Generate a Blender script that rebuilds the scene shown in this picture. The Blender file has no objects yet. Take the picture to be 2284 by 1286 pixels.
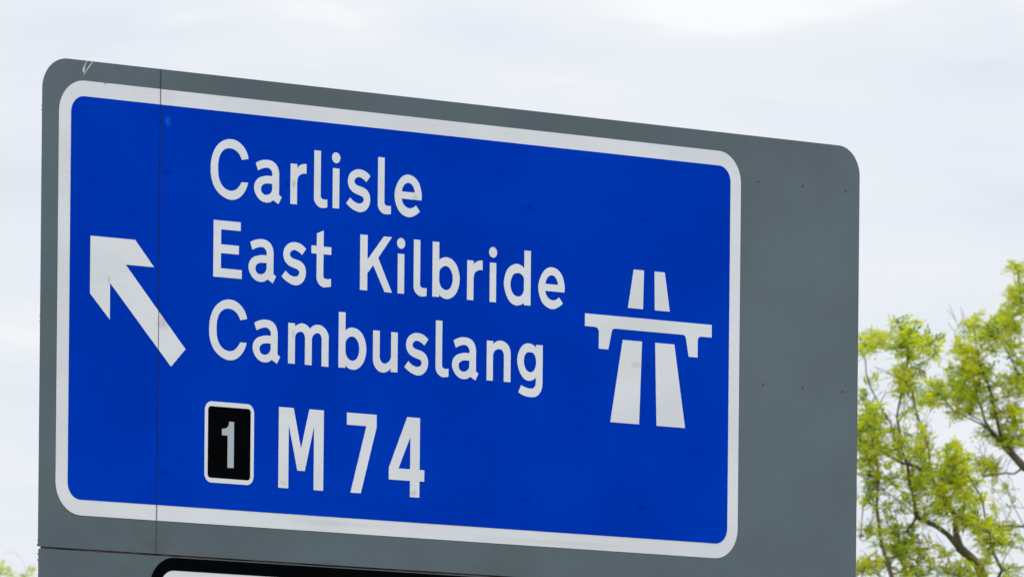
import bpy, bmesh, math, random
import numpy as np
from mathutils import Vector, Matrix

# ------------------------------------------------------------------ tuned values
CLOUD_OFF = (0.4, 2.2, 0.0)
SKY_UP = 2.0
SUN_E = 0.62
WHITE = (0.725, 0.725, 0.77, 1)
BLUE = (0.0, 0.040, 0.475, 1)
BLUE_SPEC = 0.0
GREY = (0.085, 0.114, 0.136, 1)
LEAF_Y = (0.54, 0.55, 0.030, 1)
LEAF_M = (0.26, 0.375, 0.028, 1)
LEAF_O = (0.055, 0.120, 0.022, 1)
LEAF_T = (1.5, 1.5, 0.9)

# ------------------------------------------------------------------ scene
C = bpy.context.scene.collection
S = bpy.context.scene
S.view_settings.view_transform = 'Standard'
S.view_settings.look = 'None'
S.view_settings.exposure = 0.0
S.view_settings.gamma = 1.0
S.view_settings.use_curve_mapping = False

# ------------------------------------------------------------------ camera
YAW, ROLL = 0.727907, 0.009576
CAM = Vector((-25.4724, -31.7906, 1.60))
FWD = Vector((math.sin(YAW), math.cos(YAW), 0.0))
R0 = Vector((math.cos(YAW), -math.sin(YAW), 0.0)); U0 = Vector((0, 0, 1))
RIGHT = R0 * math.cos(ROLL) + U0 * math.sin(ROLL)
UP = U0 * math.cos(ROLL) - R0 * math.sin(ROLL)
FPX = 19159.7                      # focal length in photograph pixels
cd = bpy.data.cameras.new('camera')
cam = bpy.data.objects.new('camera', cd); C.objects.link(cam)
m = Matrix((RIGHT, UP, -FWD)).transposed().to_4x4(); m.translation = CAM
cam.matrix_world = m
cd.sensor_width = 36.0
cd.lens = FPX / 2284 * 36.0
cd.shift_y = 1812.0 / 2284
cd.clip_start = 1.0; cd.clip_end = 6000
cd.dof.use_dof = True; cd.dof.focus_distance = 42.3; cd.dof.aperture_fstop = 10.0
cd.dof.aperture_blades = 9
S.camera = cam

def at(px, py, D):                 # a point of the place, D metres in front of the camera
    return CAM + FWD * D + RIGHT * ((px - 1142) / FPX * D) - UP * ((py - 643 - 1812) / FPX * D)

# ------------------------------------------------------------------ sky and sun
SUN_EL, SUN_AZ = math.radians(48), math.radians(205)   # azimuth clockwise from +y
w = bpy.data.worlds.new('World'); S.world = w; w.use_nodes = True
nt = w.node_tree; N = nt.nodes; L = nt.links; N.clear()
def wn(t, **k):
    n = N.new(t)
    for a, b in k.items(): setattr(n, a, b)
    return n
def wmath(op, a, b=None, clamp=False):
    n = wn('ShaderNodeMath', operation=op, use_clamp=clamp)
    for i, v in enumerate((a, b)):
        if v is None: continue
        if isinstance(v, (int, float)): n.inputs[i].default_value = v
        else: L.new(v, n.inputs[i])
    return n.outputs[0]
tc = wn('ShaderNodeTexCoord'); sep = wn('ShaderNodeSeparateXYZ')
L.new(tc.outputs['Generated'], sep.inputs[0])
zc = wmath('MAXIMUM', sep.outputs['Z'], 0.0)
inv = wmath('DIVIDE', 1.0, wmath('ADD', zc, 0.13))
cmb = wn('ShaderNodeCombineXYZ')                       # the cloud sheet seen in perspective
L.new(wmath('MULTIPLY', sep.outputs['X'], inv), cmb.inputs[0])
L.new(wmath('MULTIPLY', sep.outputs['Y'], inv), cmb.inputs[1])
mp = wn('ShaderNodeMapping'); L.new(cmb.outputs[0], mp.inputs[0])
mp.inputs['Location'].default_value = (CLOUD_OFF)
n1 = wn('ShaderNodeTexNoise'); L.new(mp.outputs[0], n1.inputs['Vector'])
n1.inputs['Scale'].default_value = 4.2; n1.inputs['Detail'].default_value = 6.0; n1.inputs['Roughness'].default_value = 0.52
n1.inputs['Distortion'].default_value = 0.35
# larger breaks and thicker banks of the cloud sheet, at their own bearings in the sky
def wdot(v):
    n = wn('ShaderNodeVectorMath', operation='DOT_PRODUCT'); L.new(tc.outputs['Generated'], n.inputs[0]); n.inputs[1].default_value = v
    return n.outputs['Value']
fw = wmath('MAXIMUM', wdot((math.sin(0.728), math.cos(0.728), 0.0)), 0.05)
bear = wmath('DIVIDE', wdot((math.cos(0.728), -math.sin(0.728), 0.0)), fw); elev = wmath('DIVIDE', sep.outputs['Z'], fw)
n2 = wn('ShaderNodeTexNoise'); L.new(mp.outputs[0], n2.inputs['Vector']); n2.inputs['Scale'].default_value = 9.0; n2.inputs['Detail'].default_value = 5.0
s2 = wn('ShaderNodeSeparateColor'); L.new(n2.outputs['Color'], s2.inputs[0])
bear = wmath('ADD', bear, wmath('MULTIPLY', wmath('SUBTRACT', s2.outputs[0], 0.5), 0.030))
elev = wmath('ADD', elev, wmath('MULTIPLY', wmath('SUBTRACT', s2.outputs[1], 0.5), 0.0075))
dens = n1.outputs[0]
for b_, e_, sb, se, amp in ((0.022, 0.1285, 0.0175, 0.0030, 0.22), (-0.0395, 0.1266, 0.0035, 0.0010, 0.16), (0.060, 0.1285, 0.008, 0.0022, 0.16), (-0.012, 0.1180, 0.024, 0.0032, 0.06),
                            (-0.050, 0.1243, 0.020, 0.0028, -0.13), (-0.006, 0.1250, 0.010, 0.0030, -0.10), (0.045, 0.1215, 0.026, 0.0026, -0.09), (0.056, 0.0985, 0.014, 0.009, -0.10)):
    u_ = wmath('DIVIDE', wmath('SUBTRACT', bear, b_), sb); v_ = wmath('DIVIDE', wmath('SUBTRACT', elev, e_), se)
    g_ = wmath('POWER', 2.718, wmath('MULTIPLY', wmath('ADD', wmath('MULTIPLY', u_, u_), wmath('MULTIPLY', v_, v_)), -0.7))
    dens = wmath('ADD', dens, wmath('MULTIPLY', g_, amp))
cr = wn('ShaderNodeValToRGB'); L.new(dens, cr.inputs[0])
cr.color_ramp.interpolation = 'EASE'
cr.color_ramp.elements[0].position = 0.30; cr.color_ramp.elements[0].color = (0.775, 0.822, 0.880, 1)
cr.color_ramp.elements[1].position = 0.72; cr.color_ramp.elements[1].color = (0.970, 0.975, 0.982, 1)
for q, c_ in ((0.45, (0.822, 0.862, 0.924, 1)), (0.56, (0.855, 0.885, 0.940, 1))):
    e = cr.color_ramp.elements.new(q); e.color = c_
# overcast sky: brighter overhead than at the horizon
grad = wmath('ADD', 1.0, wmath('MULTIPLY', wmath('MAXIMUM', wmath('SUBTRACT', sep.outputs['Z'], 0.12), 0.0), SKY_UP))
cl = wn('ShaderNodeVectorMath', operation='SCALE'); L.new(cr.outputs[0], cl.inputs[0]); L.new(grad, cl.inputs['Scale'])
sky = wn('ShaderNodeTexSky', sky_type='NISHITA', sun_disc=False, sun_elevation=SUN_EL, sun_rotation=SUN_AZ)
bg_sky = wn('ShaderNodeBackground'); L.new(sky.outputs[0], bg_sky.inputs[0]); bg_sky.inputs[1].default_value = 0.10
bg_cl = wn('ShaderNodeBackground'); L.new(cl.outputs[0], bg_cl.inputs[0]); bg_cl.inputs[1].default_value = 1.0
mx = wn('ShaderNodeMixShader'); mx.inputs[0].default_value = 0.95
L.new(bg_sky.outputs[0], mx.inputs[1]); L.new(bg_cl.outputs[0], mx.inputs[2])
out = wn('ShaderNodeOutputWorld'); L.new(mx.outputs[0], out.inputs['Surface'])

sl = bpy.data.lights.new('sun', 'SUN'); sl.energy = SUN_E; sl.angle = math.radians(14); sl.color = (1.0, 0.96, 0.90)
sun = bpy.data.objects.new('sun', sl); C.objects.link(sun)
sd = Vector((math.sin(SUN_AZ) * math.cos(SUN_EL), math.cos(SUN_AZ) * math.cos(SUN_EL), math.sin(SUN_EL)))
sun.rotation_euler = sd.to_track_quat('Z', 'Y').to_euler(); sun.location = (0, -10, 30)

# ------------------------------------------------------------------ helpers
def tag(o, label=None, cat=None, group=None, kind=None):
    for k, v in (('label', label), ('category', cat), ('group', group), ('kind', kind)):
        if v: o[k] = v
    return o
def link(name, me, mat, parent=None):
    o = bpy.data.objects.new(name, me); C.objects.link(o)
    if mat: me.materials.append(mat)
    if parent: o.parent = parent
    return o
def empty(name, loc):
    o = bpy.data.objects.new(name, None); o.location = loc; o.empty_display_size = 0.2; C.objects.link(o); return o

class Mat:
    """small node-tree writer around one Principled BSDF"""
    def __init__(s, name, rough=0.5, spec=0.5, metal=0.0):
        s.m = bpy.data.materials.new(name); s.m.use_nodes = True
        s.t = s.m.node_tree; s.n = s.t.nodes; s.l = s.t.links
        s.b = s.n['Principled BSDF']
        s.b.inputs['Roughness'].default_value = rough; s.b.inputs['Metallic'].default_value = metal
        s.b.inputs['Specular IOR Level'].default_value = spec
        s.tc = s.n.new('ShaderNodeTexCoord').outputs['Object']
    def put(s, sock, v):
        if isinstance(v, (int, float, tuple)): sock.default_value = v
        else: s.l.new(v, sock)
    def math(s, op, a, b=0.0, clamp=False):
        n = s.n.new('ShaderNodeMath'); n.operation = op; n.use_clamp = clamp
        s.put(n.inputs[0], a); s.put(n.inputs[1], b); return n.outputs[0]
    def noise(s, scale, detail=3, stretch=(1, 1, 1), rough=0.5, off=(0, 0, 0)):
        mp = s.n.new('ShaderNodeMapping'); s.l.new(s.tc, mp.inputs[0])
        mp.inputs['Scale'].default_value = stretch; mp.inputs['Location'].default_value = off
        n = s.n.new('ShaderNodeTexNoise'); s.l.new(mp.outputs[0], n.inputs['Vector'])
        n.inputs['Scale'].default_value = scale; n.inputs['Detail'].default_value = detail; n.inputs['Roughness'].default_value = rough
        return n.outputs[0]
    def mix(s, f, a, b, mode='MIX'):
        n = s.n.new('ShaderNodeMix'); n.data_type = 'RGBA'; n.blend_type = mode
        s.put(n.inputs[0], f); s.put(n.inputs[6], a); s.put(n.inputs[7], b); return n.outputs[2]
    def ramp(s, f, lo, hi, a=0.0, b=1.0):
        n = s.n.new('ShaderNodeMapRange'); n.interpolation_type = 'SMOOTHSTEP'
        s.put(n.inputs[0], f); n.inputs[1].default_value = lo; n.inputs[2].default_value = hi
        n.inputs[3].default_value = a; n.inputs[4].default_value = b; return n.outputs[0]
    def spot(s, u, v, ru, rv, strength):        # one stain on the sign face, as a soft patch of its own shape
        mp = s.n.new('ShaderNodeMapping'); mp.vector_type = 'TEXTURE'; s.l.new(s.warp, mp.inputs[0])
        mp.inputs['Location'].default_value = (u - UC, 0, v + VB); mp.inputs['Scale'].default_value = (ru, 1.0, rv)
        ln = s.n.new('ShaderNodeVectorMath'); ln.operation = 'LENGTH'; s.l.new(mp.outputs[0], ln.inputs[0])
        return s.ramp(ln.outputs['Value'], 0.15, 1.0, strength, 0.0)
    def stains(s, lst, amp=0.02, freq=18.0):
        ns = s.n.new('ShaderNodeTexNoise'); s.l.new(s.tc, ns.inputs['Vector']); ns.inputs['Scale'].default_value = freq
        a = s.n.new('ShaderNodeVectorMath'); a.operation = 'SUBTRACT'; s.l.new(ns.outputs['Color'], a.inputs[0]); a.inputs[1].default_value = (.5, .5, .5)
        b = s.n.new('ShaderNodeVectorMath'); b.operation = 'SCALE'; s.l.new(a.outputs[0], b.inputs[0]); b.inputs['Scale'].default_value = amp * 2
        c = s.n.new('ShaderNodeVectorMath'); c.operation = 'ADD'; s.l.new(b.outputs[0], c.inputs[0]); s.l.new(s.tc, c.inputs[1])
        s.warp = c.outputs[0]
        f = None
        for q in lst:
            v = s.spot(*q); f = v if f is None else s.math('MAXIMUM', f, v)
        return f
    def color(s, c): s.put(s.b.inputs['Base Color'], c); return s.m
    def bump(s, h, dist, strength=1.0):
        n = s.n.new('ShaderNodeBump'); n.inputs['Strength'].default_value = strength; n.inputs['Distance'].default_value = dist
        s.l.new(h, n.inputs['Height']); s.l.new(n.outputs[0], s.b.inputs['Normal'])

UC, VB = 2.5, 4.433       # sign-face coordinates (u, v) -> x = u - UC, z = v + VB under the sign's Empty

# ------------------------------------------------------------------ materials of the sign
def grid(M, amount):      # the fine lattice of prismatic sheeting
    sx = M.n.new('ShaderNodeSeparateXYZ'); M.l.new(M.tc, sx.inputs[0])
    a = M.math('SINE', M.math('MULTIPLY', sx.outputs['X'], 2 * math.pi / 0.0213))
    b = M.math('SINE', M.math('MULTIPLY', sx.outputs['Z'], 2 * math.pi / 0.0187))
    k = M.math('ADD', M.math('MULTIPLY', a, 0.4), M.math('MULTIPLY', b, 0.6))
    n = M.noise(1.0, 4, (9, 1, 70))
    k = M.math('ADD', M.math('MULTIPLY', k, 0.5), M.math('MULTIPLY', M.math('SUBTRACT', n, 0.5), 2.4))
    return M.math('ADD', 1.0, M.math('MULTIPLY', k, amount))
def mul(M, col, f):
    n = M.n.new('ShaderNodeVectorMath'); n.operation = 'SCALE'; M.put(n.inputs[0], col[:3] if isinstance(col, tuple) else col); M.put(n.inputs['Scale'], f); return n.outputs[0]

M = Mat('white_reflective_sheeting', 0.42, 0.4)
st = M.stains([(1.382, 1.595, .016, .03, .40), (2.162, 1.590, .03, .022, .28), (1.332, .148, .035, .02, .20), (2.172, .146, .03, .022, .32),
               (.575, .872, .06, .05, .30), (.238, 1.050, .006, .024, .75), (1.388, .866, .016, .03, .26), (3.642, .865, .05, .022, .20),
               (2.02, 1.60, .03, .03, .12), (.60, 1.95, .07, .05, .08), (.205, 1.982, .010, .012, .85), (1.7, -.03, .5, .02, .12), (3.1, -.05, .7, .02, .10)], 0.012, 40)
gr = mul(M, WHITE, grid(M, 0.035))
lo = M.noise(1.3, 4, (1, 1, 2.2))
gr = M.mix(M.ramp(lo, .40, .65, 0, .35), gr, (0.57, 0.575, 0.61, 1))
white = M.color(M.mix(st, gr, (0.20, 0.17, 0.15, 1)))

M = Mat('blue_reflective_sheeting', 0.40, BLUE_SPEC)
st = M.stains([(2.914, 1.597, .055, .020, .33), (3.691, 1.595, .055, .020, .27), (.592, 1.591, .06, .016, .30), (2.903, .150, .05, .016, .27),
               (3.688, .147, .05, .018, .27), (.588, .155, .05, .018, .30), (1.34, 1.59, .03, .02, .30), (1.46, .865, .03, .02, .28), (3.71, .865, .03, .025, .35)], 0.03, 60)
gr = mul(M, BLUE, grid(M, 0.045))
lo = M.noise(0.9, 4, (1, 1, 1.6), 0.55, (3, 0, 1))
gr = M.mix(M.ramp(lo, .38, .62, 0, .50), gr, (BLUE[0], BLUE[1] * 0.70, BLUE[2] * 0.82, 1))
gr = M.mix(M.ramp(M.noise(1.0, 4, (16, 1, .8), .6, (1, 0, 5)), .50, .78, 0, .12), gr, (BLUE[0], BLUE[1] * 1.35, BLUE[2] * 1.06, 1))
c = M.mix(st, gr, (0.0, 0.008, 0.10, 1))
M2s = M.spot(.592, 1.835, .022, .034, .55)
blue = M.color(M.mix(M2s, c, (0.02, 0.12, 0.62, 1)))

M = Mat('grey_painted_aluminium', 0.46, 0.4)
st = M.stains([(.545, -.20, .10, .060, .42), (.50, -.185, .06, .045, .36), (.60, -.15, .07, .08, .25), (.545, -.125, .018, .06, .35), (.9, -.225, .35, .022, .22), (.2, -.228, .35, .018, .34), (.42, -.12, .04, .10, .14),
               (1.6, -.226, .30, .014, .30), (2.2, -.20, .10, .05, .12), (2.9, -.215, .2, .035, .12), (.12, -.30, .10, .05, .18), (.33, -.33, .12, .06, .20),
               (1.05, -.17, .06, .06, .10), (.15, 2.0, .06, .10, .10), (1.45, 2.03, .12, .05, .10)], 0.05, 14)
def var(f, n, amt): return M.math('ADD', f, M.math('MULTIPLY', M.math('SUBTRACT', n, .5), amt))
f = var(1.0, M.noise(0.55, 3, (1, 1, 1.0), .5, (2, 0, 7)), .80)            # broad mottle, painted into the colour in place of the sky's uneven reflection
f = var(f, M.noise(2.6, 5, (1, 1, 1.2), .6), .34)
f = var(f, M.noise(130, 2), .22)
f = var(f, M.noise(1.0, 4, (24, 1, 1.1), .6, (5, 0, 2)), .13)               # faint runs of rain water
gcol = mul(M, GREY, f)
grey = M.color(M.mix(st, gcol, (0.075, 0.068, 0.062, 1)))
M.bump(M.noise(60, 3), 0.0004, 0.5)

M = Mat('black_sheeting', 0.55, 0.0)
black = M.color(mul(M, (0.0020, 0.0022, 0.0026, 1), M.math('ADD', .6, M.noise(2.0, 3, (20, 1, 1)))))
M = Mat('grey_numeral_film', 0.5, 0.3)
numeral = M.color(mul(M, (0.40, 0.44, 0.49, 1), M.math('ADD', .9, M.math('MULTIPLY', M.noise(30, 3), .2))))
M = Mat('dirty_joint', 0.8, 0.1)
joint = M.color(M.mix(M.noise(6, 4, (1, 1, 3)), (0.012, 0.014, 0.018, 1), (0.035, 0.026, 0.022, 1)))
M = Mat('rusty_joint', 0.85, 0.1)
rusty = M.color(M.mix(M.ramp(M.noise(7, 4), .35, .7), (0.035, 0.030, 0.030, 1), (0.150, 0.100, 0.080, 1)))
M = Mat('galvanised_steel', 0.5, 0.5, 0.6)
steel = M.color(M.mix(M.noise(25, 4), (0.22, 0.23, 0.24, 1), (0.38, 0.39, 0.40, 1)))
M = Mat('extruded_aluminium', 0.5, 0.5, 0.3)
alu = M.color(M.mix(M.noise(18, 3), (0.07, 0.075, 0.08, 1), (0.13, 0.135, 0.14, 1)))
M = Mat('scraped_paint', 0.6, 0.3)
scrape = M.color(M.mix(M.noise(80, 2), (0.45, 0.44, 0.42, 1), (0.70, 0.68, 0.64, 1)))
M = Mat('rivet_paint', 0.5, 0.3)
rivet = M.color(M.mix(M.noise(90, 2), (0.050, 0.064, 0.075, 1), (0.076, 0.092, 0.106, 1)))

# ------------------------------------------------------------------ lettering
GLYPHS = {
'C':'1095,196 1084,227s 1059,256s 1022,277s 976,282s 931,269s 892,238s 868,194s 859,136s 866,81s 889,38s 931,6s 993,-9s 1039,5s 1073,37s 1094,81 1053,81 1038,59s 1019,43s 993,35s 963,38s 933,55s 913,85s 905,135s 909,180s 923,211s 946,231s 977,238s 1006,234s 1033,218s 1053,188',
'a':'1141,181 1172,195s 1209,201s 1246,197s 1273,180s 1286,155s 1289,137t 1289,38 1306,28 1286,-7 1252,10 1233,-1s 1208,-5s 1175,2s 1147,25s 1132,60s 1138,87s 1159,109s 1189,120s 1221,125t 1246,125 1246,138t 1237,154s 1225,162s 1207,163s 1181,157s 1156,146/1246,88 1218,88t 1192,82s 1179,72s 1175,59s 1181,42s 1195,33s 1213,32s 1232,39s 1243,51s 1246,63t',
'r':'1361,196 1403,196 1403,176 1419,190s 1437,198s 1462,200 1462,153 1443,153s 1425,147s 1411,136s 1405,120s 1403,102t 1403,1 1361,1',
'l':'1511,272 1553,272 1553,62t 1556,46s 1564,40s 1577,38s 1596,40 1596,1 1576,-3s 1548,-2s 1526,11s 1515,25s 1511,49t',
'i':'1630,195 1672,195 1672,1 1630,1',
's':'1871,174 1851,189s 1826,199s 1796,202s 1764,194s 1739,175s 1727,143s 1733,114s 1752,93s 1780,81s 1805,75s 1823,68s 1829,56s 1824,44s 1804,36s 1778,39s 1759,48s 1743,61 1717,31 1739,15s 1772,-0s 1806,-6s 1838,3s 1861,25s 1871,61s 1864,88s 1847,106s 1822,116s 1797,121s 1777,128s 1768,142s 1775,155s 1797,164s 1821,158s 1845,143',
'e':'2202,81 2204,95s 2198,135s 2181,171s 2152,193s 2114,201s 2073,186s 2044,150s 2028,99s 2035,58s 2055,22s 2088,-0s 2129,-6s 2164,6s 2193,26 2167,54 2150,43s 2129,37s 2104,42s 2083,59s 2074,81/2075,116 2082,138s 2096,154s 2114,161s 2134,157s 2151,140s 2159,116',
'E':'881,272 1050,272 1050,230 928,230 928,158 1040,158 1040,116 928,116 928,43 1059,43 1059,-0 881,-0',
't':'1532,255 1575,272 1575,194 1625,194 1625,157 1575,157 1575,54t 1580,42s 1595,38s 1624,42 1624,3 1602,-1s 1573,-3s 1548,10s 1535,29s 1532,51t 1532,157 1498,157 1498,195 1532,195',
'K':'1810,271 1857,271 1857,151 1962,272 2014,272 1926,165 2017,1 1969,1 1894,127 1857,85 1857,1 1810,1',
'b':'2279,271 2322,271 2322,183 2342,195s 2369,200s 2402,193s 2432,171s 2449,140s 2457,101s 2450,58s 2432,25s 2404,3s 2375,-5s 2345,-0s 2323,13 2323,1 2279,1/2323,121t 2332,141s 2359,156s 2386,151s 2404,130s 2412,95s 2405,65s 2391,46s 2368,39s 2344,46s 2329,62s 2323,84t',
'd':'2883,271 2926,271 2926,-0 2883,-0 2883,11 2860,0s 2837,-5s 2805,1s 2775,26s 2757,61s 2749,99s 2756,138s 2773,171s 2801,192s 2834,201s 2860,196s 2883,183/2882,125t 2876,142s 2861,153s 2837,156s 2812,147s 2798,126s 2792,97s 2799,68s 2815,48s 2840,40s 2864,46s 2878,62s 2882,79t',
'm':'1356,196 1398,196 1398,181 1418,192s 1442,199s 1469,194s 1494,175 1515,192s 1544,199s 1576,192s 1602,171s 1612,151s 1613,131t 1613,-1 1569,-1 1569,128t 1565,144s 1556,155s 1540,158s 1520,150s 1509,136s 1506,120t 1506,-0 1463,-0 1463,129t 1458,144s 1449,155s 1433,158s 1413,151s 1402,139s 1399,121t 1399,-0 1356,-0',
'u':'1898,196 1941,196 1941,73t 1945,56s 1957,43s 1974,38s 1995,45s 2010,60s 2015,76t 2015,195 2057,195 2057,-0 2014,-0 2014,18 1993,2s 1967,-6s 1938,-2s 1912,18s 1900,41s 1898,56t',
'n':'2640,195 2682,195 2682,179 2700,193s 2725,200s 2753,197s 2780,182s 2795,157s 2798,139t 2798,-1 2754,-1 2754,124t 2750,141s 2738,155s 2719,158s 2699,152s 2685,137s 2681,121t 2681,-1 2640,-1',
'g':'3011,195 2967,195 2967,181 2942,195s 2913,199s 2877,186s 2855,159s 2842,111s 2849,75s 2869,40s 2895,19s 2925,14s 2951,22s 2967,34 2967,10t 2964,-7s 2954,-19s 2933,-24s 2899,-20s 2869,-11 2852,-47 2887,-61s 2932,-66s 2971,-60s 2997,-39s 3009,-12s 3011,17t/2925,156s 2949,152s 2964,131s 2968,109s 2963,82s 2952,65s 2931,57s 2908,63s 2891,85s 2886,111s 2891,136s 2903,151s',
'1':'988,299 1019,299 1019,77 980,77 980,231 944,231 944,263 968,266s 982,275s',
'M':'1302,389 1395,389 1444,195 1495,389 1587,389 1587,-1 1526,-1 1526,310 1469,88 1422,88 1365,306 1365,-1 1302,-1',
'7':'1735,388 1926,388 1926,326 1828,-0 1762,-0 1861,329 1735,329',
'4':'2124,389 2207,389 2207,135 2238,135 2238,79 2207,79 2207,-1 2146,-1 2146,78 2008,78 2008,135/2146,295 2146,135 2070,135',
'bridge':'3292,1101 4157,1101 4157,1037 4091,1037t 4068,1031s 4061,1015t 4061,930 4000,930 3982,1012t 3973,1033s 3955,1038t 3499,1038t 3479,1032s 3471,1012t 3451,931 3387,931 3387,1015t 3378,1032s 3357,1038t 3292,1038',
'bar1':'3620,1342 3687,1342 3687,1148 3583,1148',
'bar2':'3762,1343 3832,1343 3868,1148 3762,1148',
'bar3':'3549,986 3680,986 3665,570 3470,570',
'bar4':'3770,985 3901,985 3980,569 3784,569',
'arrow':'123,1253 396,1253 514,1131 339,1131 713,753 624,664 245,1037 245,863 123,980',
}
def spline(pts, ty, step=7):
    """outline -> dense polygon; c corner, s smooth, t the end of a straight that runs on into a curve"""
    n = len(pts); P = [np.array(p, float) for p in pts]
    straight = [ty[i] != 's' and ty[(i + 1) % n] != 's' for i in range(n)]
    def tan(i, fwd):
        a, b, c_ = P[i - 1], P[i], P[(i + 1) % n]
        d0, d1 = np.linalg.norm(b - a) + 1e-9, np.linalg.norm(c_ - b) + 1e-9
        if ty[i] == 's':
            return ((b - a) / d0 * d1 + (c_ - b) / d1 * d0) / (d0 + d1)
        if ty[i] == 't':
            return (c_ - b) / d1 if straight[i] else (b - a) / d0
        return None
    out = []
    for i in range(n):
        j = (i + 1) % n; a, b = P[i], P[j]
        if straight[i]: out.append(a); continue
        d = np.linalg.norm(b - a); ta, tb = tan(i, True), tan(j, False)
        if ta is None: ta = 2 * (b - a) / d - tb if tb is not None else (b - a) / d
        if tb is None: tb = 2 * (b - a) / d - ta
        ta = ta / (np.linalg.norm(ta) + 1e-9); tb = tb / (np.linalg.norm(tb) + 1e-9)
        for k in range(step):
            t = k / step; t2, t3 = t * t, t * t * t
            out.append((2*t3 - 3*t2 + 1) * a + (t3 - 2*t2 + t) * d * ta + (-2*t3 + 3*t2) * b + (t3 - t2) * d * tb)
    return [tuple(q) for q in out]
def glyph(ch, du=0.0, v=0.0):
    res = []
    for con in GLYPHS[ch].split('/'):
        pts, ty = [], []
        for tok in con.split():
            t = tok[-1] if tok[-1] in 'st' else 'c'
            x, y = tok.rstrip('st').split(','); pts.append((int(x) / 1000 + du, int(y) / 1000 + v)); ty.append(t)
        res.append(spline(pts, ty))
    return res
def circle(cx, cy, r, n=28): return [(cx + r * math.cos(2*math.pi*k/n), cy + r * math.sin(2*math.pi*k/n)) for k in range(n)]
def rrect(u0, v0, u1, v1, r, n=14):
    rs = r if isinstance(r, (tuple, list)) else (r,) * 4      # bottom-left, bottom-right, top-right, top-left
    out = []
    for (cx, cy, a, q) in ((u0, v0, 180, 0), (u1, v0, 270, 1), (u1, v1, 0, 2), (u0, v1, 90, 3)):
        rr = rs[q]
        if rr <= 0: out.append((cx, cy)); continue
        ox = cx + rr if cx == u0 else cx - rr; oy = cy + rr if cy == v0 else cy - rr
        for k in range(n + 1):
            t = math.radians(a + 90 * k / n); out.append((ox + rr * math.cos(t), oy + rr * math.sin(t)))
    return out
def film(name, contours, mat, parent, y0, thick=0.0012):
    """flat outlines (with holes) cut from sheet: front face at y = -y0, thickness behind it"""
    cu = bpy.data.curves.new(name, 'CURVE'); cu.dimensions = '2D'; cu.fill_mode = 'BOTH'; cu.extrude = thick / 2
    for con in contours:
        sp = cu.splines.new('POLY'); sp.points.add(len(con) - 1); sp.use_cyclic_u = True
        sp.points.foreach_set('co', [c for (x, y) in con for c in (x - UC, y + VB, 0.0, 1.0)])
    tmp = bpy.data.objects.new('tmp', cu)
    C.objects.link(tmp); dg = bpy.context.evaluated_depsgraph_get()
    me = bpy.data.meshes.new_from_object(tmp.evaluated_get(dg)); me.name = name
    bpy.data.objects.remove(tmp); bpy.data.curves.remove(cu)
    yc = -(y0 - thick / 2)
    me.transform(Matrix(((1, 0, 0, 0), (0, 0, -1, yc), (0, 1, 0, 0), (0, 0, 0, 1))))
    me.materials.clear()
    for p in me.polygons: p.use_smooth = False
    return link(name, me, mat, parent)
def box(bm, x0, y0, z0, x1, y1, z1):
    mt = Matrix.Translation(((x0+x1)/2, (y0+y1)/2, (z0+z1)/2)) @ Matrix.Diagonal((x1-x0, y1-y0, z1-z0, 1))
    bmesh.ops.create_cube(bm, size=1.0, matrix=mt)
def bm_obj(name, bm, mat, parent):
    me = bpy.data.meshes.new(name); bm.to_mesh(me); bm.free(); return link(name, me, mat, parent)

# ------------------------------------------------------------------ ground
M = Mat('grass_verge', 0.9, 0.1)
g1 = M.noise(0.15, 6); g2 = M.noise(9, 5)
gcol2 = M.mix(M.ramp(g1, .35, .7), (0.045, 0.075, 0.018, 1), (0.10, 0.12, 0.045, 1))
grass = M.color(M.mix(M.math('MULTIPLY', g2, .5), gcol2, (0.03, 0.045, 0.012, 1)))
me = bpy.data.meshes.new('ground'); bm = bmesh.new()
bmesh.ops.create_circle(bm, cap_ends=True, segments=96, radius=4000.0); bm.to_mesh(me); bm.free()
tag(link('ground', me, grass), kind='structure')

# ------------------------------------------------------------------ the sign
sign = empty('direction_sign', (UC, 0, 0))
tag(sign, 'large grey motorway direction sign with blue panel, white lettering and slanting white arrow', 'road sign')
PL, PR, PT, SEAM = -0.172, 5.190, 2.0797, -0.2334

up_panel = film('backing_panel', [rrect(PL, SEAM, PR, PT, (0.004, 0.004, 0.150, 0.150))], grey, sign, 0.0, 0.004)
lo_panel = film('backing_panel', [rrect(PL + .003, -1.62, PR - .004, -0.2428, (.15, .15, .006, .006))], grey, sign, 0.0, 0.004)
lo_panel['label'] = 'lower grey backing panel below the joint'
bm = bmesh.new()
box(bm, -0.150 - UC, 0.006, -0.275 + VB, PR - .02 - UC, 0.012, -0.205 + VB)
bm_obj('joint_strip', bm, rusty, sign)
bm = bmesh.new()
box(bm, 0.5434 - UC, -0.0054, -.0747 + VB, 0.5464 - UC, -0.0040, PT - .0005 + VB)
box(bm, 0.5443 - UC, -0.0054, SEAM + .0005 + VB, 0.5454 - UC, -0.0040, -.0750 + VB)
bm_obj('sheet_joint', bm, joint, up_panel)

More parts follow.
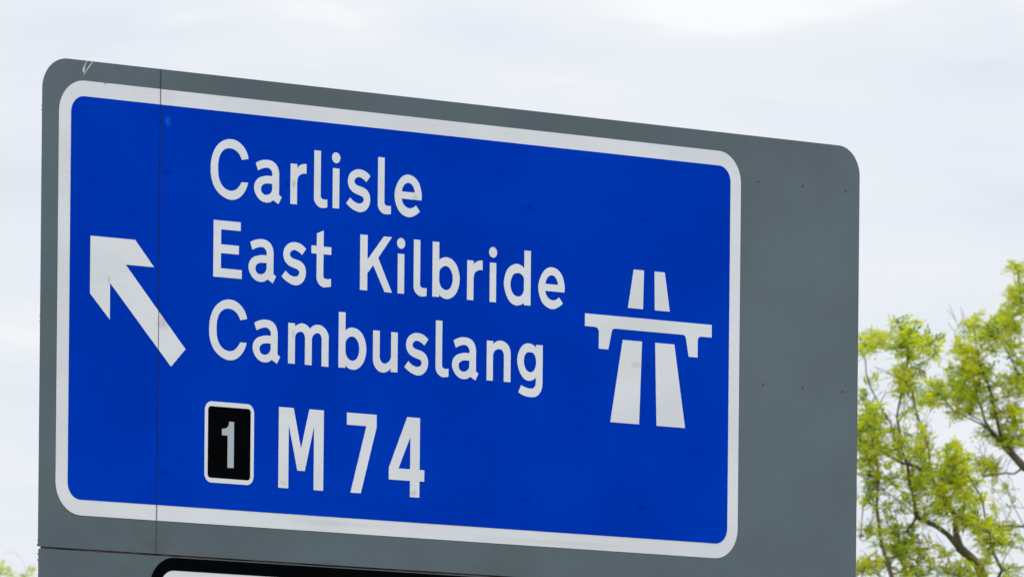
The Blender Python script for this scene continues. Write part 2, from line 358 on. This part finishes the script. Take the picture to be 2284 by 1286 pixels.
border = film('white_border', [rrect(-.0727, -.0747, 4.3525, 1.9837, .156)], white, sign, 0.0016)
bluep = film('blue_panel', [rrect(0, 0, 4.2791, 1.910, .080)], blue, sign, 0.0030)
def word(name, items, base):
    cs = []
    for ch, du in items:
        cs += glyph(ch, du, base)
        if ch == 'i': cs.append(circle(1.6505 + du, base + .2462, .0264))
    return film(name, cs, white, bluep, 0.0044)
B1, B2, B3 = 1.4978, 1.1132, 0.7272
word('place_name', [('C', 0), ('a', 0), ('r', 0), ('l', 0), ('i', 0), ('s', 0), ('l', .409), ('e', 0)], B1)
word('place_name', [('E', 0), ('a', -.0306), ('s', -.4068), ('t', 0)], B2)
word('place_name', [('K', 0), ('i', .423), ('l', .6455), ('b', 0), ('r', 1.1451), ('i', 1.025), ('d', 0), ('e', .9497)], B2)
word('place_name', [('C', 0), ('a', 0), ('m', 0), ('b', -.602), ('u', 0), ('s', .385), ('l', .7936), ('a', 1.2803), ('n', 0), ('g', 0)], B3)
word('route_number', [('M', 0), ('7', 0), ('4', 0)], .1245)
film('direction_arrow', glyph('arrow'), white, bluep, 0.0044)
mc = 3.7245
sym = glyph('bridge')
for s in (-1, 1):
    for q in ([(106, 1342.5), (36, 1342.5), (40, 1148), (142.5, 1148)], [(176, 985.5), (45, 985.5), (59.5, 569.5), (255, 569.5)]):
        sym.append([(mc + s * x / 1000, y / 1000) for x, y in q])
film('motorway_symbol', sym, white, bluep, 0.0044)

badge = film('junction_badge', [rrect(.852, .143, 1.1285, .4955, .022)], black, sign, 0.0032)
film('badge_border', [rrect(.8368, .125, 1.1450, .5145, .043), rrect(.8565, .1475, 1.1245, .4915, .018)], white, badge, 0.0050)
film('numeral', glyph('1', 0, .1245), numeral, badge, 0.0058)

lowface = film('white_panel', [rrect(.565, -1.3, 4.29, -.303, .09)], white, sign, 0.0018)
film('black_border', [rrect(.507, -1.364, 4.352, -.2465, .153), rrect(.571, -1.30, 4.288, -.3085, .085)], black, lowface, 0.0030)

for u, v in ((4.475, 1.8526), (4.787, 1.8541), (5.090, 1.8525), (4.5245, .8257), (4.7985, .8246), (5.0844, .824)):
    bm = bmesh.new()
    bmesh.ops.create_cone(bm, cap_ends=True, segments=14, radius1=.0075, radius2=.0048, depth=.003, matrix=Matrix.Translation((u - UC, -.0016, v + VB)) @ Matrix.Rotation(math.pi/2, 4, 'X'))
    bm_obj('rivet', bm, rivet, up_panel)

def ribbon(pts, w_):
    P = [np.array(p) for p in pts]; a, b = [], []
    for i, p in enumerate(P):
        d = P[min(i+1, len(P)-1)] - P[max(i-1, 0)]; d = d / np.linalg.norm(d); nrm = np.array((-d[1], d[0]))
        a.append(tuple(p + nrm * w_[i] / 2)); b.append(tuple(p - nrm * w_[i] / 2))
    return a + b[::-1]
film('paint_scrape', [ribbon([(.0962, 2.0784), (.0860, 2.066), (.0790, 2.052), (.0750, 2.038), (.0735, 2.028), (.0745, 2.020)], [.002, .0035, .006, .012, .013, .003]),
                      ribbon([(.1302, 2.0790), (.1120, 2.058), (.0940, 2.0378), (.0732, 2.0090)], [.004, .005, .0045, .0012])], scrape, up_panel, 0.0012, 0.0008)

# horizontal rails behind the panels; their lips stick out a little past the left edge
for vc, half in ((1.8365, .0095), (.8405, .0125), (-.2175, .0115), (-.283, .014), (-1.2, .0125)):
    bm = bmesh.new()
    for sgn in (-1, 1):
        z = vc + sgn * half + VB
        box(bm, -.1685 - UC, .0055, z - .003, PR - .012 - UC, .0125, z + .003)
    box(bm, -.145 - UC, .0125, vc - half - .003 + VB, PR - .014 - UC, .030, vc + half + .003 + VB)
    bm_obj('rail', bm, alu, sign)
bm = bmesh.new()
box(bm, -.1775 - UC, .0002, SEAM + .001 + VB, -.1722 - UC, .0036, SEAM + .012 + VB)
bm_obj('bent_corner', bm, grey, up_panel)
for u in (0.75, 4.25):
    bm = bmesh.new()
    bmesh.ops.create_cone(bm, cap_ends=True, segments=32, radius1=.095, radius2=.095, depth=6.3, matrix=Matrix.Translation((u - UC, .14, 3.14)))
    bmesh.ops.create_cone(bm, cap_ends=True, segments=32, radius1=.17, radius2=.17, depth=.05, matrix=Matrix.Translation((u - UC, .14, .02)))
    for v in (1.8365, .8405, -.2175, -1.2): box(bm, u - .12 - UC, .0385, v - .02 + VB, u + .12 - UC, .06, v + .02 + VB)
    bm_obj('post', bm, steel, sign)

# ------------------------------------------------------------------ trees
M = Mat('bark', 0.9, 0.1)
bark = M.color(M.mix(M.noise(14, 5, (1, 1, .25)), (0.06, 0.048, 0.038, 1), (0.19, 0.155, 0.12, 1)))
def leaf_mat(name, young, mid, old, trans):
    m_ = bpy.data.materials.new(name); m_.use_nodes = True; t = m_.node_tree; n = t.nodes; l = t.links; n.clear()
    geo = n.new('ShaderNodeNewGeometry'); tco = n.new('ShaderNodeTexCoord')
    no = n.new('ShaderNodeTexNoise'); no.inputs['Scale'].default_value = 4.5; no.inputs['Detail'].default_value = 3; l.new(tco.outputs['Object'], no.inputs['Vector'])
    a = n.new('ShaderNodeMath'); a.operation = 'MULTIPLY_ADD'; l.new(geo.outputs['Random Per Island'], a.inputs[0]); a.inputs[1].default_value = .34
    b = n.new('ShaderNodeMath'); b.operation = 'MULTIPLY'; l.new(no.outputs[0], b.inputs[0]); b.inputs[1].default_value = 1.55; l.new(b.outputs[0], a.inputs[2]); a.use_clamp = True
    cr_ = n.new('ShaderNodeValToRGB'); l.new(a.outputs[0], cr_.inputs[0])
    e0, e1 = cr_.color_ramp.elements; e0.position = .58; e0.color = old; e1.position = 1.0; e1.color = young
    em = cr_.color_ramp.elements.new(.80); em.color = mid
    pb = n.new('ShaderNodeBsdfPrincipled'); l.new(cr_.outputs[0], pb.inputs['Base Color']); pb.inputs['Roughness'].default_value = .5; pb.inputs['Specular IOR Level'].default_value = .25
    tl = n.new('ShaderNodeBsdfTranslucent')
    sc = n.new('ShaderNodeVectorMath'); sc.operation = 'MULTIPLY'; l.new(cr_.outputs[0], sc.inputs[0]); sc.inputs[1].default_value = trans; l.new(sc.outputs[0], tl.inputs[0])
    mx_ = n.new('ShaderNodeMixShader'); mx_.inputs[0].default_value = .5; l.new(pb.outputs[0], mx_.inputs[1]); l.new(tl.outputs[0], mx_.inputs[2])
    o_ = n.new('ShaderNodeOutputMaterial'); l.new(mx_.outputs[0], o_.inputs[0]); return m_
leafA = leaf_mat('spring_leaves', LEAF_Y, LEAF_M, LEAF_O, LEAF_T)

def make_tree(name, label, base, limbs, tips, rng, r_tip=.0016, leafsize=1.0, leaves=(4, 7), trunk_r=.08, expo=2.62, bare=()):
    """limbs: lists of points (first joins the skeleton); tips: (point, vigour); twigs grow from the nearest wood to each tip"""
    pos = [np.array(base)]; par = [-1]
    def grow(i, pts, seg):
        for p in pts:
            p = np.array(p); a = pos[i]; k = max(1, int(np.linalg.norm(p - a) / seg)); wob = np.linalg.norm(p - a) * .035
            for q in range(1, k + 1):
                off = rng.normal(0, 1, 3) * wob * math.sin(math.pi * q / k) if q < k else 0
                pos.append(a + (p - a) * q / k + off); par.append(i); i = len(pos) - 1
        return i
    for lim in limbs:
        A = np.array(pos); d = np.linalg.norm(A - np.array(lim[0]), axis=1); grow(int(d.argmin()), lim[1:] if d.min() < .05 else lim, .12)
    tp = [np.array(t) for t in tips]
    A = np.array(pos); order = np.argsort([np.linalg.norm(A - t, axis=1).min() for t in tp])
    ends = []
    for k in order:
        t = tp[k]; A = np.array(pos); v = t - A; d = np.linalg.norm(v, axis=1)
        cost = d + np.maximum(0, .15 - v[:, 2] / (d + 1e-6)) * d * .55 + (d < .07) * .3
        i = int(cost.argmin()); a = pos[i]; d0 = np.linalg.norm(t - a)
        mid = (a + t) / 2 + np.array((0, 0, -.10 * d0)) + rng.normal(0, .07 * d0, 3)
        j = grow(i, [mid, t], .055); ends.append((j, t, (t - mid) / (np.linalg.norm(t - mid) + 1e-9)))
    for t in bare:                                            # twigs that have not come into leaf
        t = np.array(t); A = np.array(pos); v = t - A; d = np.linalg.norm(v, axis=1)
        i = int((d + np.maximum(0, .5 - v[:, 2] / (d + 1e-6)) * d + (d < .15) * .4).argmin()); a = pos[i]
        mid = (a + t) / 2 + rng.normal(0, .06 * np.linalg.norm(t - a), 3); grow(i, [mid, t], .06)
    n = len(pos); pos_ = np.array(pos); rad = np.zeros(n); ch = np.zeros(n)
    for i in range(n - 1, 0, -1):
        rad[i] = max(ch[i] ** (1 / expo), r_tip); ch[par[i]] += rad[i] ** expo
    rad[0] = ch[0] ** (1 / expo)
    # the trunk thickens towards the ground
    H = max(p[2] for p in pos_); 
    main = 0
    scale = trunk_r / max(rad[0], 1e-4)
    big = rad > rad[0] * .25
    rad = np.where(big, rad * (1 + (scale - 1) * np.clip((rad / rad[0] - .25) / .75, 0, 1)), rad)
    vs, fs = [], []
    for i in range(1, n):
        p, q = pos_[par[i]], pos_[i]; d = q - p; ln = np.linalg.norm(d)
        if ln < 1e-6: continue
        d /= ln; x = np.cross(d, (0.3, .2, .9)); x /= np.linalg.norm(x) + 1e-9; y = np.cross(d, x)
        ra, rb = min(rad[par[i]], rad[i] * 1.5), rad[i]; ns = 8 if rb > .02 else 5 if rb > .006 else 3; o = len(vs)
        for (c_, r) in ((p - d * ra * .2, ra), (q, rb)):
            for s in range(ns):
                a = 2 * math.pi * s / ns; vs.append(c_ + (x * math.cos(a) + y * math.sin(a)) * r)
        for s in range(ns): fs.append((o + s, o + (s + 1) % ns, o + ns + (s + 1) % ns, o + ns + s))
    root = empty(name, base); tag(root, label, 'tree', 'leafy trees behind the sign')
    b0 = np.array(base)
    me = bpy.data.meshes.new('trunk'); me.from_pydata([tuple(v - b0) for v in vs], [], fs); me.shade_smooth()
    link('trunk', me, bark, root)
    # leaves: each spray is a few compound leaves of paired leaflets
    V = []
    def leaflet(o, d, nrm, L_, W_):
        s = np.cross(d, nrm); s /= np.linalg.norm(s) + 1e-9
        V.extend((o, o + d * L_ * .45 + s * W_ + nrm * L_ * .06, o + d * L_ - nrm * L_ * .08, o + d * L_ * .45 - s * W_ + nrm * L_ * .06))
    for j, t, dr in ends:
        nl = rng.integers(*leaves)
        for q in range(nl):
            a = rng.uniform(0, 2 * math.pi); el = rng.normal(.25, .45)
            d = np.array((math.cos(a) * math.cos(el), math.sin(a) * math.cos(el), math.sin(el))) + dr * .55
            d /= np.linalg.norm(d); o = t - dr * rng.uniform(0, .10)
            Lr = rng.uniform(.07, .13) * leafsize; pairs = int(rng.integers(3, 6)); droop = rng.uniform(.1, .7)
            nr = np.array((0, 0, 1.)) + rng.normal(0, .28, 3); nr -= d * (nr @ d); nr /= np.linalg.norm(nr) + 1e-9; s = np.cross(d, nr)
            ls = rng.uniform(.034, .052) * leafsize
            for k in range(pairs + 1):
                f = (k + 1) / (pairs + 1); c_ = o + d * Lr * f - np.array((0, 0, 1.)) * Lr * droop * f * f * .6
                dd = d - np.array((0, 0, 1.)) * droop * f * .8; dd /= np.linalg.norm(dd)
                if k == pairs: leaflet(c_, dd, nr, ls, ls * .21)
                else:
                    for sg in (-1, 1):
                        e_ = dd * .55 + s * sg * .85 + rng.normal(0, .16, 3); e_ /= np.linalg.norm(e_)
                        leaflet(c_, e_, nr, ls * rng.uniform(.8, 1.05), ls * .20)
    V = np.array(V) - b0; nq = len(V) // 4
    me = bpy.data.meshes.new('crown'); me.vertices.add(len(V)); me.vertices.foreach_set('co', V.ravel())
    me.loops.add(len(V)); me.loops.foreach_set('vertex_index', np.arange(len(V)))
    me.polygons.add(nq); me.polygons.foreach_set('loop_start', np.arange(0, len(V), 4)); me.polygons.foreach_set('loop_total', np.full(nq, 4))
    me.update(); me.validate()
    link('crown', me, leafA, root)
    print(name, 'nodes', n, 'leaflets', nq, 'root r', round(float(rad[0]), 3))
    return root

def blobs(lst, D, rng, spread, k=1.0):
    out = []
    for cx, cy, rx, ry, n in lst:
        for _ in range(int(round(n * k))):
            a = rng.uniform(0, 2 * math.pi); r = math.sqrt(rng.uniform(0, 1))
            out.append(at(cx + rx * r * math.cos(a), cy + ry * r * math.sin(a), D + rng.uniform(-spread, spread)))
    return out
def crown_fill(cx, cy, rx, ry, D, rd, n, rng, top=None):
    out = []
    while len(out) < n:
        q = rng.uniform(-1, 1, 3)
        if q @ q > 1 or q @ q < .12: continue
        px, py = cx + q[0] * rx, cy + q[1] * ry
        if 1830 < px < 2300 and py < 1300: continue          # that part of the crown is laid out branch by branch
        if px < 100 and py < 1312: continue
        out.append(at(px, py, D + q[2] * rd))
    return out
def P_(D, *pts): return [at(x, y, D + (q[0] if q else 0)) for (x, y, *q) in pts]
rng = np.random.default_rng(7)
D1 = 74.0
b1 = at(2262, 2455 + 1.6 * FPX / D1, D1); b1.z = 0
limbs = [
    [b1] + P_(D1, (2268, 2200), (2262, 1800, .1), (2250, 1480, .1), (2215, 1330), (2180, 1257), (2141, 1221), (2114, 1191), (2090, 1173), (2045, 1152), (2006, 1116), (1970, 1092), (1935, 1050), (1900, 1020)),
    P_(D1, (2141, 1221), (2132, 1152, .1), (2102, 1101, .15), (2078, 1068, .2), (2042, 1038, .25), (2012, 1032, .3), (1960, 1000, .3)),
    P_(D1, (2078, 1068, .2), (2074, 1040, .2), (2072, 1000, .1), (2056, 960, .1), (2040, 905, .1), (2030, 850, .1), (2022, 780, .1), (2020, 720, .1)),
    P_(D1, (2012, 1032, .3), (1995, 975, .2), (1968, 915, .1), (1945, 870, .0), (1930, 800, -.1)),
    P_(D1, (2045, 1152), (2030, 1080, -.2), (2010, 1000, -.3), (2000, 930, -.3), (2010, 880, -.2), (2060, 800, -.1), (2085, 775, -.1)),
    P_(D1, (2250, 1480, .1), (2150, 1400, -.4), (2060, 1330, -.5), (1990, 1290, -.5), (1965, 1210, -.5), (1955, 1130, -.5), (1960, 1060, -.4), (1940, 960, -.4)),
    P_(D1, (2215, 1330), (2235, 1270, -.2), (2215, 1230, -.2), (2200, 1170, -.3), (2190, 1110, -.3), (2160, 1060, -.3)),
    P_(D1, (2262, 1800, .1), (2120, 1650, .5), (2000, 1500, .8), (1880, 1400, .9), (1800, 1300, .9)),
    P_(D1, (2262, 1800, .1), (2400, 1650, -.3), (2500, 1500, -.6)),
    P_(D1, (1960, 1060, -.4), (1925, 1130, -.3), (1918, 1200, -.2)),
]
vis = [(2020, 735, 22, 32, 9), (1985, 755, 55, 24, 15), (2060, 752, 34, 24, 8), (1938, 768, 22, 26, 9), (2030, 800, 34, 50, 18), (2010, 850, 28, 36, 10), (2030, 900, 14, 40, 6),
       (1925, 905, 16, 34, 8), (1950, 930, 30, 26, 10), (1935, 965, 34, 34, 20), (1975, 985, 34, 30, 14), (1930, 1010, 30, 26, 14), (1985, 870, 50, 50, 4), (2085, 780, 22, 14, 3),
       (2050, 985, 34, 28, 12), (2005, 1010, 30, 24, 8), (2090, 1030, 36, 34, 14), (2135, 1020, 34, 28, 14), (2150, 1060, 36, 30, 14), (2105, 1070, 34, 30, 14), (2120, 1120, 40, 34, 18), (2170, 1110, 30, 28, 8),
       (2060, 1090, 40, 36, 12), (2020, 1070, 36, 30, 10), (1960, 1060, 40, 30, 10), (1930, 1100, 24, 22, 4), (1990, 1130, 40, 24, 6), (2070, 1150, 36, 20, 7), (2165, 1165, 30, 24, 12), (2195, 1180, 26, 24, 10),
       (1945, 1185, 34, 18, 6), (2010, 1200, 40, 26, 14), (2030, 1225, 40, 24, 14), (1975, 1235, 44, 30, 12), (1930, 1262, 26, 22, 9), (2085, 1240, 30, 30, 6), (2045, 1275, 50, 16, 10), (2160, 1275, 40, 18, 10), (2110, 1278, 26, 14, 5), (2200, 1225, 26, 26, 6), (2240, 1200, 26, 30, 5)]
tips = blobs(vis, D1, rng, .75, 1.38) + crown_fill(2200, 1560, 560, 640, D1, 2.0, 520, rng)
make_tree('deciduous_tree', 'spreading tree with thin brown limbs and fresh yellow green leaves right behind the sign', b1, limbs, tips, rng, r_tip=.0024,
          bare=blobs([(2020, 930, 70, 70, 34), (1975, 860, 50, 60, 16), (1960, 1110, 50, 90, 34), (2010, 1200, 80, 70, 30), (2100, 1100, 60, 60, 18), (1950, 1250, 40, 30, 12), (2190, 1150, 50, 60, 14), (2075, 800, 30, 40, 5)], D1, rng, .7))

rng = np.random.default_rng(21)
D2 = 78.0
b2 = at(2560, 2455 + 1.6 * FPX / D2, D2); b2.z = 0
limbs = [
    [b2] + P_(D2, (2555, 2100), (2545, 1700), (2500, 1350), (2420, 1150), (2350, 1085), (2284, 1041), (2240, 993), (2207, 957), (2150, 927), (2110, 905)),
    P_(D2, (2284, 1041), (2262, 1056, .1), (2243, 1054, .2), (2192, 1062, .3), (2150, 1050, .3)),
    P_(D2, (2500, 1350), (2400, 1230, .3), (2284, 1173, .3), (2219, 1171, .3), (2190, 1176, .3)),
    P_(D2, (2420, 1150), (2380, 1000, .1), (2310, 880, .2), (2270, 830, .2), (2240, 770, .2), (2215, 720, .2)),
    P_(D2, (2240, 993), (2222, 930), (2205, 860, -.1), (2182, 800, -.2), (2172, 720, -.2)),
    P_(D2, (2207, 957), (2180, 890, .3), (2160, 800, .3), (2148, 750, .3), (2132, 715, .3), (2118, 680, .3)),
    P_(D2, (2132, 715, .3), (2122, 700, .25), (2112, 690, .2)), P_(D2, (2160, 800, .3), (2150, 720, .4), (2143, 685, .4)),
    P_(D2, (2380, 1000, .1), (2350, 850, -.2), (2310, 740, -.2), (2285, 660, -.2), (2272, 600, -.2)),
    P_(D2, (2545, 1700), (2640, 1400, .4), (2700, 1100, .6), (2690, 800, .6)), P_(D2, (2500, 1350), (2520, 1000, -.5), (2480, 700, -.5), (2440, 500, -.5)),
    P_(D2, (2284, 1173, .3), (2262, 1130, .3), (2248, 1090, .3)), P_(D2, (2310, 880, .2), (2262, 900, .2), (2245, 940, .2)),
]
vis = [(2272, 600, 20, 14, 8), (2270, 650, 26, 30, 13), (2276, 690, 20, 26, 8), (2262, 720, 14, 20, 4), (2250, 700, 16, 14, 4),
       (2185, 735, 34, 28, 12), (2180, 712, 10, 14, 4), (2232, 745, 30, 34, 16), (2255, 730, 20, 24, 8), (2240, 715, 10, 14, 3),
       (2140, 785, 30, 20, 10), (2180, 800, 44, 36, 22), (2190, 835, 36, 26, 14), (2140, 830, 26, 18, 7), (2165, 855, 50, 22, 14), (2100, 860, 34, 16, 9), (2080, 885, 26, 12, 6), (2060, 895, 24, 10, 4),
       (2125, 890, 50, 20, 14), (2180, 905, 40, 20, 10), (2225, 880, 30, 22, 7), (2262, 790, 24, 24, 7), (2275, 830, 20, 30, 8), (2250, 850, 20, 24, 4),
       (2240, 920, 26, 22, 10), (2270, 925, 20, 20, 8), (2150, 925, 34, 16, 8), (2240, 985, 26, 16, 7), (2270, 985, 20, 18, 9), (2262, 960, 24, 16, 6), (2200, 950, 30, 16, 4), (2278, 890, 12, 30, 5),
       (2205, 1035, 26, 22, 6), (2190, 1040, 24, 18, 6), (2225, 1110, 34, 40, 5), (2240, 1165, 26, 20, 4), (2262, 1210, 22, 24, 5), (2250, 1270, 26, 18, 5), (2215, 1190, 30, 20, 7)]
tips = blobs(vis, D2, rng, .7, 1.25) + crown_fill(2620, 1080, 480, 800, D2, 2.2, 520, rng)
make_tree('deciduous_tree', 'taller leafy tree at the right edge, its branches reaching left above the spreading tree', b2, limbs, tips, rng, r_tip=.0022,
          bare=blobs([(2215, 1000, 70, 50, 20), (2240, 860, 44, 60, 18), (2250, 1100, 40, 60, 10), (2235, 1220, 40, 50, 12), (2130, 720, 24, 40, 5), (2200, 1050, 50, 30, 8)], D2, rng, .7))

rng = np.random.default_rng(5)
D3 = 98.0
b3 = at(-60, 2455 + 1.6 * FPX / D3, D3); b3.z = 0
limbs = [[b3] + P_(D3, (-60, 2100), (-40, 1700), (0, 1450), (30, 1340), (52, 1290), (64, 1262), (74, 1256)),
         P_(D3, (-40, 1700), (-120, 1500), (-80, 1350), (-20, 1290), (2, 1256)),
         P_(D3, (30, 1340), (61, 1292, .3), (55, 1262, .3), (46, 1243, .3), (33, 1232, .3), (17, 1229, .3), (8, 1236, .3)),
         P_(D3, (0, 1450), (120, 1420, .3), (200, 1380, .3))]
vis = [(-1, 1268, 9, 10, 4), (5, 1281, 10, 8, 3), (17, 1264, 5, 4, 1), (18, 1283, 8, 5, 2), (58, 1286, 11, 5, 4), (81, 1263, 3, 8, 1), (33, 1288, 6, 4, 1)]
tips = blobs(vis, D3, rng, .5) + crown_fill(20, 1660, 330, 400, D3, 1.8, 330, rng)
make_tree('deciduous_tree', 'small distant tree showing only its leafy top at the lower left corner', b3, limbs, tips, rng, leafsize=.8)
